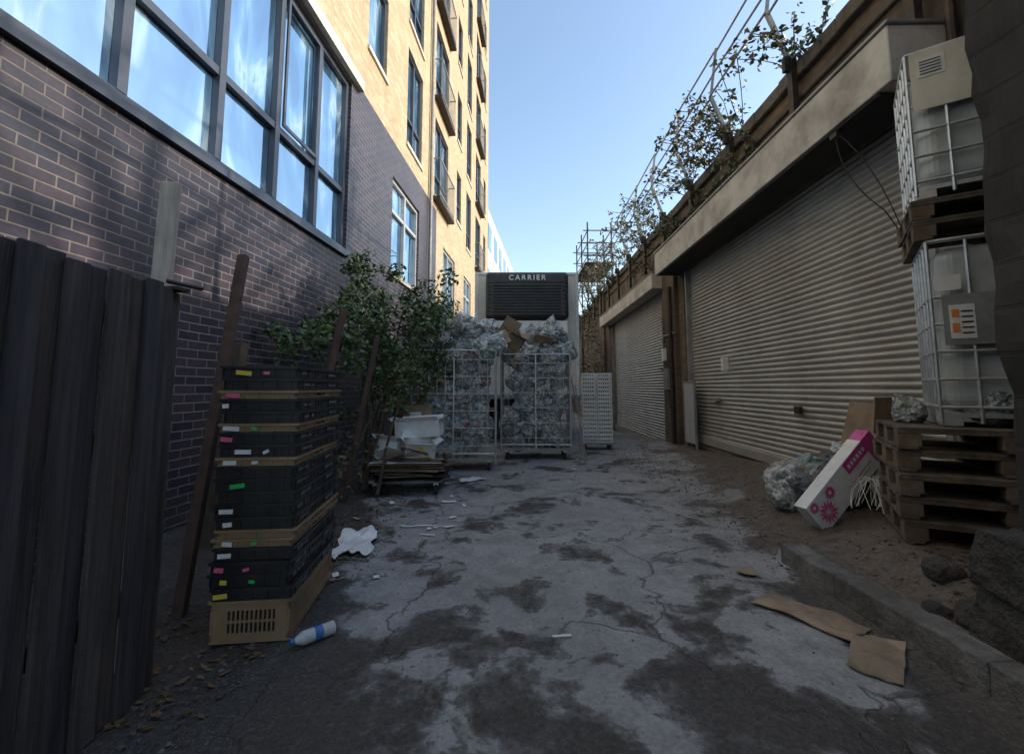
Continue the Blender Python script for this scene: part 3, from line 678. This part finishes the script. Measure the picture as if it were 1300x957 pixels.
for i in range(9): scrap(m_,(R.uniform(-.35,.5),R.uniform(-.35,.1),R.uniform(.40,.5)),R.uniform(.2,.45),R.uniform(.2,.3),(R.uniform(-.5,.4),R.uniform(-.4,.4),R.uniform(-1,1)),R.choice(['card','paper','card']))
m_.obox((.17,-.28,.52),(.06,.004,.05),Euler((.15,.08,.35)).to_matrix(),'yel_st')
m_.build('trolley_and_card',CT)
cb2=MB(); cb2.box(-1.54,-1.16,6.45,6.75,.73,1.0,'card'); cb2.obox((-1.35,6.445,.86),(.16,.002,.1),None,'paper')
cb2.box(-1.56,-1.14,6.42,6.78,gz(-1.4,6.6),.725,'card'); cb2.build('cardboard_box')
tp=MB(); tp.box(-1.68,-1.63,6.7,6.74,0,2.0,'white'); 
for i in range(10): tp.box(-1.695,-1.615,6.68,6.7,.2+i*.18,.23+i*.18,'darksteel')
tp.build('perforated_upright')
# ---------------- rough solids
def rough(name,dims,k,seed,amp,div=14,parent=None,rnd=0):
    bm=bmesh.new(); bmesh.ops.create_cube(bm,size=1)
    bmesh.ops.subdivide_edges(bm,edges=bm.edges[:],cuts=div,use_grid_fill=True)
    (x0,x1,y0,y1,z0,z1)=dims
    for v in bm.verts:
        co=v.co.copy()
        if rnd:
            sph=co.normalized()*.5*1.25; co=co.lerp(sph,rnd)
        p=Vector((x0+(co.x+.5)*(x1-x0),y0+(co.y+.5)*(y1-y0),z0+(co.z+.5)*(z1-z0)))
        def nn(s): return Vector((noise.noise(p*s+Vector((seed,0,0))),noise.noise(p*s+Vector((0,seed,0))),noise.noise(p*s+Vector((0,0,seed)))))
        v.co=p+nn(3)*amp+nn(11)*amp*.45
    me=bpy.data.meshes.new(name); bm.to_mesh(me); bm.free(); me.materials.append(M[k]); o=link(bpy.data.objects.new(name,me))
    if rnd: me.polygons.foreach_set('use_smooth',[True]*len(me.polygons))
    if parent: o.parent=parent
    return o
KB=empty('kerb'); y=.2; i=0
while y<3.35:
    L=.9 if y+.9<3.3 else 3.45-y
    rough('kerb_stone',(1.955,2.11,y,y+L-.006,-.08,.125+R.uniform(-.006,.006)),'kerb',i*3+1,.012,16,KB,.04); y+=L; i+=1
# ---------------- pallets + IBC
def pallet(mb,x0,y0,z0,w,d,rz=0):
    rot=Euler((0,0,rz)).to_matrix(); c=Vector((x0,y0,z0))
    def b_(a0,a1,b0,b1,c0,c1,k): mb.obox(c+rot@Vector(((a0+a1)/2,(b0+b1)/2,(c0+c1)/2)),(a1-a0,b1-b0,c1-c0),rot,k)
    for q in (0,w/2-.05,w-.1): b_(q,q+.1,0,d,0,.02,'palletw')
    for q in (0,w/2-.06,w-.12):
        for p_ in (0,d/2-.06,d-.12): b_(q,q+.12,p_+.002,p_+.118,.02,.1,'palletb')
    for p_ in (0,d/2-.06,d-.12): b_(-.001,w,p_,p_+.12,.1,.12,'palletw')
    for j in range(7): 
        p_=j*(d-.1)/6; b_(R.uniform(0,.008),w-R.uniform(0,.008),p_,p_+.095,.12,.141,'palletw')
PR_=math.radians(-30)
PS=empty('pallet_stack')
m_=MB(); z=.275
for i in range(5): pallet(m_,2.5+R.uniform(-.02,.02),3.02+R.uniform(-.03,.02),z,1.1,.8,rz=PR_+R.uniform(-.03,.03)); z+=.1455
m_.build('pallets',PS,.003)
def ibc(x0,y0,z0,w,d,h,rz,nm='ibc_tank',label=0):
    E=empty(nm,(x0,y0,z0),rz); t=MB(); t.box(.04,w-.04,.04,d-.04,.1,h-.03,'plastic_clear'); t.build('bottle',E,.09,seg=5,smooth=False)
    t=MB(); t.cyl((w/2,d/2,h-.03),(w/2,d/2,h+.03),.11,'rubber',20); t.cyl((.42,.05,.14),(.42,-.04,.14),.04,'bluepl',12); t.box(.39,.45,-.1,-.03,.10,.20,'bluepl'); t.beam((.42,-.07,.20),(.33,-.08,.24),.025,.012,'bluepl'); t.build('valve_and_lid',E)
    c=MB(); c.box(0,w,0,d,.055,.085,'galv')
    for q in (0.001,w/2-.05,w-.101): c.box(q,q+.1,.001,d-.001,.0,.054,'galv')
    r=.011
    for zz in (.12,.3,.48,.66,.84,h):
        rr=r if zz<h else .015
        for b_ in (0,d): c.cyl((0,b_,zz),(w,b_,zz),rr,'galv',8)
        for a in (0,w): c.cyl((a,0,zz),(a,d,zz),rr,'galv',8)
    for i in range(6):
        xx=w*i/5; yy=d*i/5
        for b_ in (0,d): c.cyl((xx,b_,.02),(xx,b_,h),r,'galv',8)
        if 0<i<5:
            for a in (0,w): c.cyl((a,yy,.02),(a,yy,h),r,'galv',8)
    if label==0:
        c.box(.05,.34,-.02,-.014,.52,.85,'greysteel'); c.box(.08,.20,-.024,-.0205,.56,.78,'paper'); c.box(.09,.125,-.027,-.0245,.70,.75,'orange'); c.box(.09,.125,-.027,-.0245,.60,.66,'orange'); c.box(.02,.15,-.022,-.0145,.88,.98,'paper')
        for q in range(5): c.box(.135,.19,-.0265,-.0245,.59+q*.035,.6+q*.035,'dark')
    else:
        c.box(.02,.42,-.02,-.014,.62,h-.0,'cream'); c.box(.06,.2,-.024,-.0205,h-.2,h-.06,'paper')
        for q in range(5): c.box(.07,.18,-.027,-.0245,h-.18+q*.022,h-.174+q*.022,'dark')
    c.build('cage',E); return E
RZ=math.radians(-36)
ibc(2.80,3.0,1.005,.95,.70,1.22,RZ)
m_=MB(); pallet(m_,2.74,3.02,2.24,1.0,.73,RZ); pallet(m_,2.75,3.03,2.386,1.0,.73,RZ+.03); m_.build('wooden_pallet',None,.003)
ibc(2.79,3.02,2.535,.95,.70,1.05,RZ,label=1)
# ---------------- stone pier
PR=empty('stone_pier')
rough('shaft',(2.19,3.6,.4,2.02,-.1,5.2),'pier',3,.04,40,PR)
rough('base_block',(2.03,2.8,1.0,2.12,.36,.62),'stone',5,.04,16,PR,.12)
rough('base_block_lower',(2.08,2.9,.6,2.2,-.05,.37),'stone',9,.04,16,PR,.08)
for i,(x,y,r) in enumerate(((2.14,2.42,.05),(2.35,2.6,.07),(2.2,2.22,.09))):
    rough('rubble_stone',(x-r,x+r,y-r,y+r,gz(x,y)-.03,gz(x,y)+r*1.2),'stone',i+11,.03,6,None,.7)
# ---------------- pink flower box and rubbish
FBX=empty('flower_print_box',(2.82,4.0,.47)); FBX.rotation_euler=(0,math.radians(-42),math.radians(12))
m_=MB(); m_.box(-.46,.34,-.06,.06,-.15,.13,'paper'); m_.box(.341,.47,-.06,.06,-.15,.13,'pink'); m_.box(-.46,.34,-.061,.061,.1301,.134,'paper')
m_.box(.05,.34,-.0635,-.061,.02,.129,'pink')
def petal(mb,c,ang,l,w_,k,y):
    d=Vector((math.cos(ang),0,math.sin(ang))); e=Vector((-d.z,0,d.x)); c=Vector(c)
    mb.quad([c+d*.012,c+d*l*.55+e*w_,c+d*l,c+d*l*.55-e*w_],k)
for (cx,cz,L) in ((-.32,-.04,.105),(-.2,.06,.06),(-.40,.08,.05)):
    for i in range(14): petal(m_,(cx,-.063-.001*i*.2,cz),i*2*math.pi/14,L,.012,'pink' if i%2 else 'pink_st',0)
for i in range(6): m_.box(.08+i*.042,.105+i*.042,-.066,-.064,.055,.09,'paper')
m_.box(-.02,.3,-.063,-.0605,-.06,-.05,'greysteel'); m_.box(.05,.25,-.063,-.0605,-.09,-.083,'greysteel')
m_.build('box',FBX,.003)
RP=empty('rubbish_bags')
for (x,y,r,l) in ((2.85,4.75,.24,BM),(3.1,4.6,.24,BM),(3.3,4.6,.28,BD),(3.05,4.35,.22,BD),(3.35,4.3,.27,BM),(2.62,4.5,.17,BM),(3.45,4.5,.32,BM),(3.3,4.0,.25,BM),(3.1,4.25,.25,BD),(2.82,4.4,.19,BD),(2.95,4.3,.2,BD)):
    bag((x,y,gz(x,y)+r*.7),r,RP,l)
bag((3.1,2.95,1.12),.16,RP,BM); bag((2.85,3.3,1.08),.12,RP,BM)
m_=MB()
m_.obox((3.45,4.5,.85),(.02,.45,.5),Euler((.1,.25,.2)).to_matrix(),'card'); m_.obox((3.1,3.85,1.02),(.2,.01,.3),Euler((.1,.0,.3)).to_matrix(),'card'); m_.build('cardboard_sheet')
m_=MB()
for i in range(70):
    a=Vector((3.1+R.uniform(-.15,.15),3.9+R.uniform(-.1,.1),.5)); e=a+Vector((R.gauss(0,.12),R.gauss(-.1,.12),-.22))
    cable(m_,(a,(a+e)/2+Vector((R.gauss(0,.05),R.gauss(0,.05),.1)),e),.0025,'paper',5)
m_.build('string_tangle')
def sheet(name,x,y,sx,sy,rz,k,amp=.02,th=.004,n=14,lift=.012,jag=.0):
    v=[];f_=[]; sd=R.random()*30
    for j in range(n+1):
        for i in range(n+1):
            a=(i/n-.5)*sx*(1+jag*noise.noise(Vector((j*.3,sd,0)))); b_=(j/n-.5)*sy*(1+jag*noise.noise(Vector((i*.3,sd,5))))
            X=x+a*math.cos(rz)-b_*math.sin(rz); Y=y+a*math.sin(rz)+b_*math.cos(rz)
            v.append((X,Y,gzn(X,Y)+lift+amp*abs(noise.noise(Vector((a*6,b_*6,sd))))*1.6))
    for j in range(n):
        for i in range(n): q=j*(n+1)+i; f_.append((q,q+1,q+n+2,q+n+1))
    me=bpy.data.meshes.new(name); me.from_pydata(v,[],f_); me.materials.append(M[k]); o=link(bpy.data.objects.new(name,me))
    s_=o.modifiers.new('s','SOLIDIFY'); s_.thickness=th; return o
sheet('plastic_sheet',-1.25,3.8,.28,.6,.2,'paper',.05,jag=.4)
sheet('flat_cardboard',1.64,2.66,.26,.5,.6,'card',.03,.006,jag=.1)
sheet('flat_cardboard',1.72,2.28,.4,.2,.85,'card',.03,.006,jag=.1)
sheet('flat_cardboard',1.6,3.25,.12,.1,.3,'card',.02,.004,jag=.3)
sheet('paper_scrap',.25,2.42,.10,.015,.3,'paper',.01,.002)
sheet('paper_scrap',-.75,4.25,.5,.02,.1,'paper',.01,.002)
sheet('paper_scrap',-.7,5.2,.16,.06,.3,'paper',.01,.002)
sheet('paper_scrap',-.55,6.3,.35,.2,.6,'paper',.03,.002,jag=.5)
sheet('paper_scrap',-.72,4.0,.14,.02,-.3,'paper',.01,.002)
for i in range(34):
    x,y=R.choice(((-1.1,3.2),(-.9,5.5),(0,6.9),(2.4,4),(1.0,7.3),(-1.0,4.6)))
    sheet('litter_scrap',x+R.gauss(0,.35),y+R.gauss(0,.4),R.uniform(.03,.09),R.uniform(.02,.05),R.random()*3,R.choice(['paper','paper','card','card']),.01,.002,4)
BT=empty('plastic_bottle',(-.98,2.38,.04)); BT.rotation_euler=(math.pi/2,0,-.8); m_=MB()
m_.cyl((0,0,-.1),(0,0,.05),.032,'plastic_clear',14); m_.cyl((0,0,.05),(0,0,.09),.032,'plastic_clear',14,.013); m_.cyl((0,0,.09),(0,0,.11),.014,'bluepl',12); m_.cyl((0,0,-.04),(0,0,.0),.0325,'bluepl',14)
m_.build('bottle',BT)
# ---------------- light
el=math.radians(28); az=math.radians(-3)
sd=Vector((math.cos(el)*math.cos(az),math.cos(el)*math.sin(az),math.sin(el)))
L=bpy.data.lights.new('sun','SUN'); L.energy=5; L.angle=math.radians(.5); L.color=(1,.90,.77)
lo=link(bpy.data.objects.new('sun',L)); lo.rotation_euler=sd.to_track_quat('Z','Y').to_euler(); lo.location=(20,-4,12)
wd=bpy.data.worlds.new('World'); scene.world=wd; wd.use_nodes=True; nt=wd.node_tree
sk=nt.nodes.new('ShaderNodeTexSky'); sk.sky_type='NISHITA'; sk.sun_disc=False; sk.sun_elevation=el
sk.sun_rotation=math.atan2(sd.x,sd.y); sk.air_density=1.3; sk.dust_density=1.6; sk.ozone_density=1.6
nt.links.new(sk.outputs[0],nt.nodes['Background'].inputs[0]); nt.nodes['Background'].inputs[1].default_value=.31
# ---------------- camera
cd=bpy.data.cameras.new('camera'); cd.sensor_width=36; cd.lens=16.0; cd.shift_y=-.0342; cd.clip_end=2000; cd.clip_start=.05
co=link(bpy.data.objects.new('camera',cd)); co.location=(0,0,1.25); co.rotation_euler=(math.radians(90+5.73),0,0)
scene.camera=co
scene.view_settings.view_transform='Standard'; scene.view_settings.look='None'; scene.view_settings.exposure=0
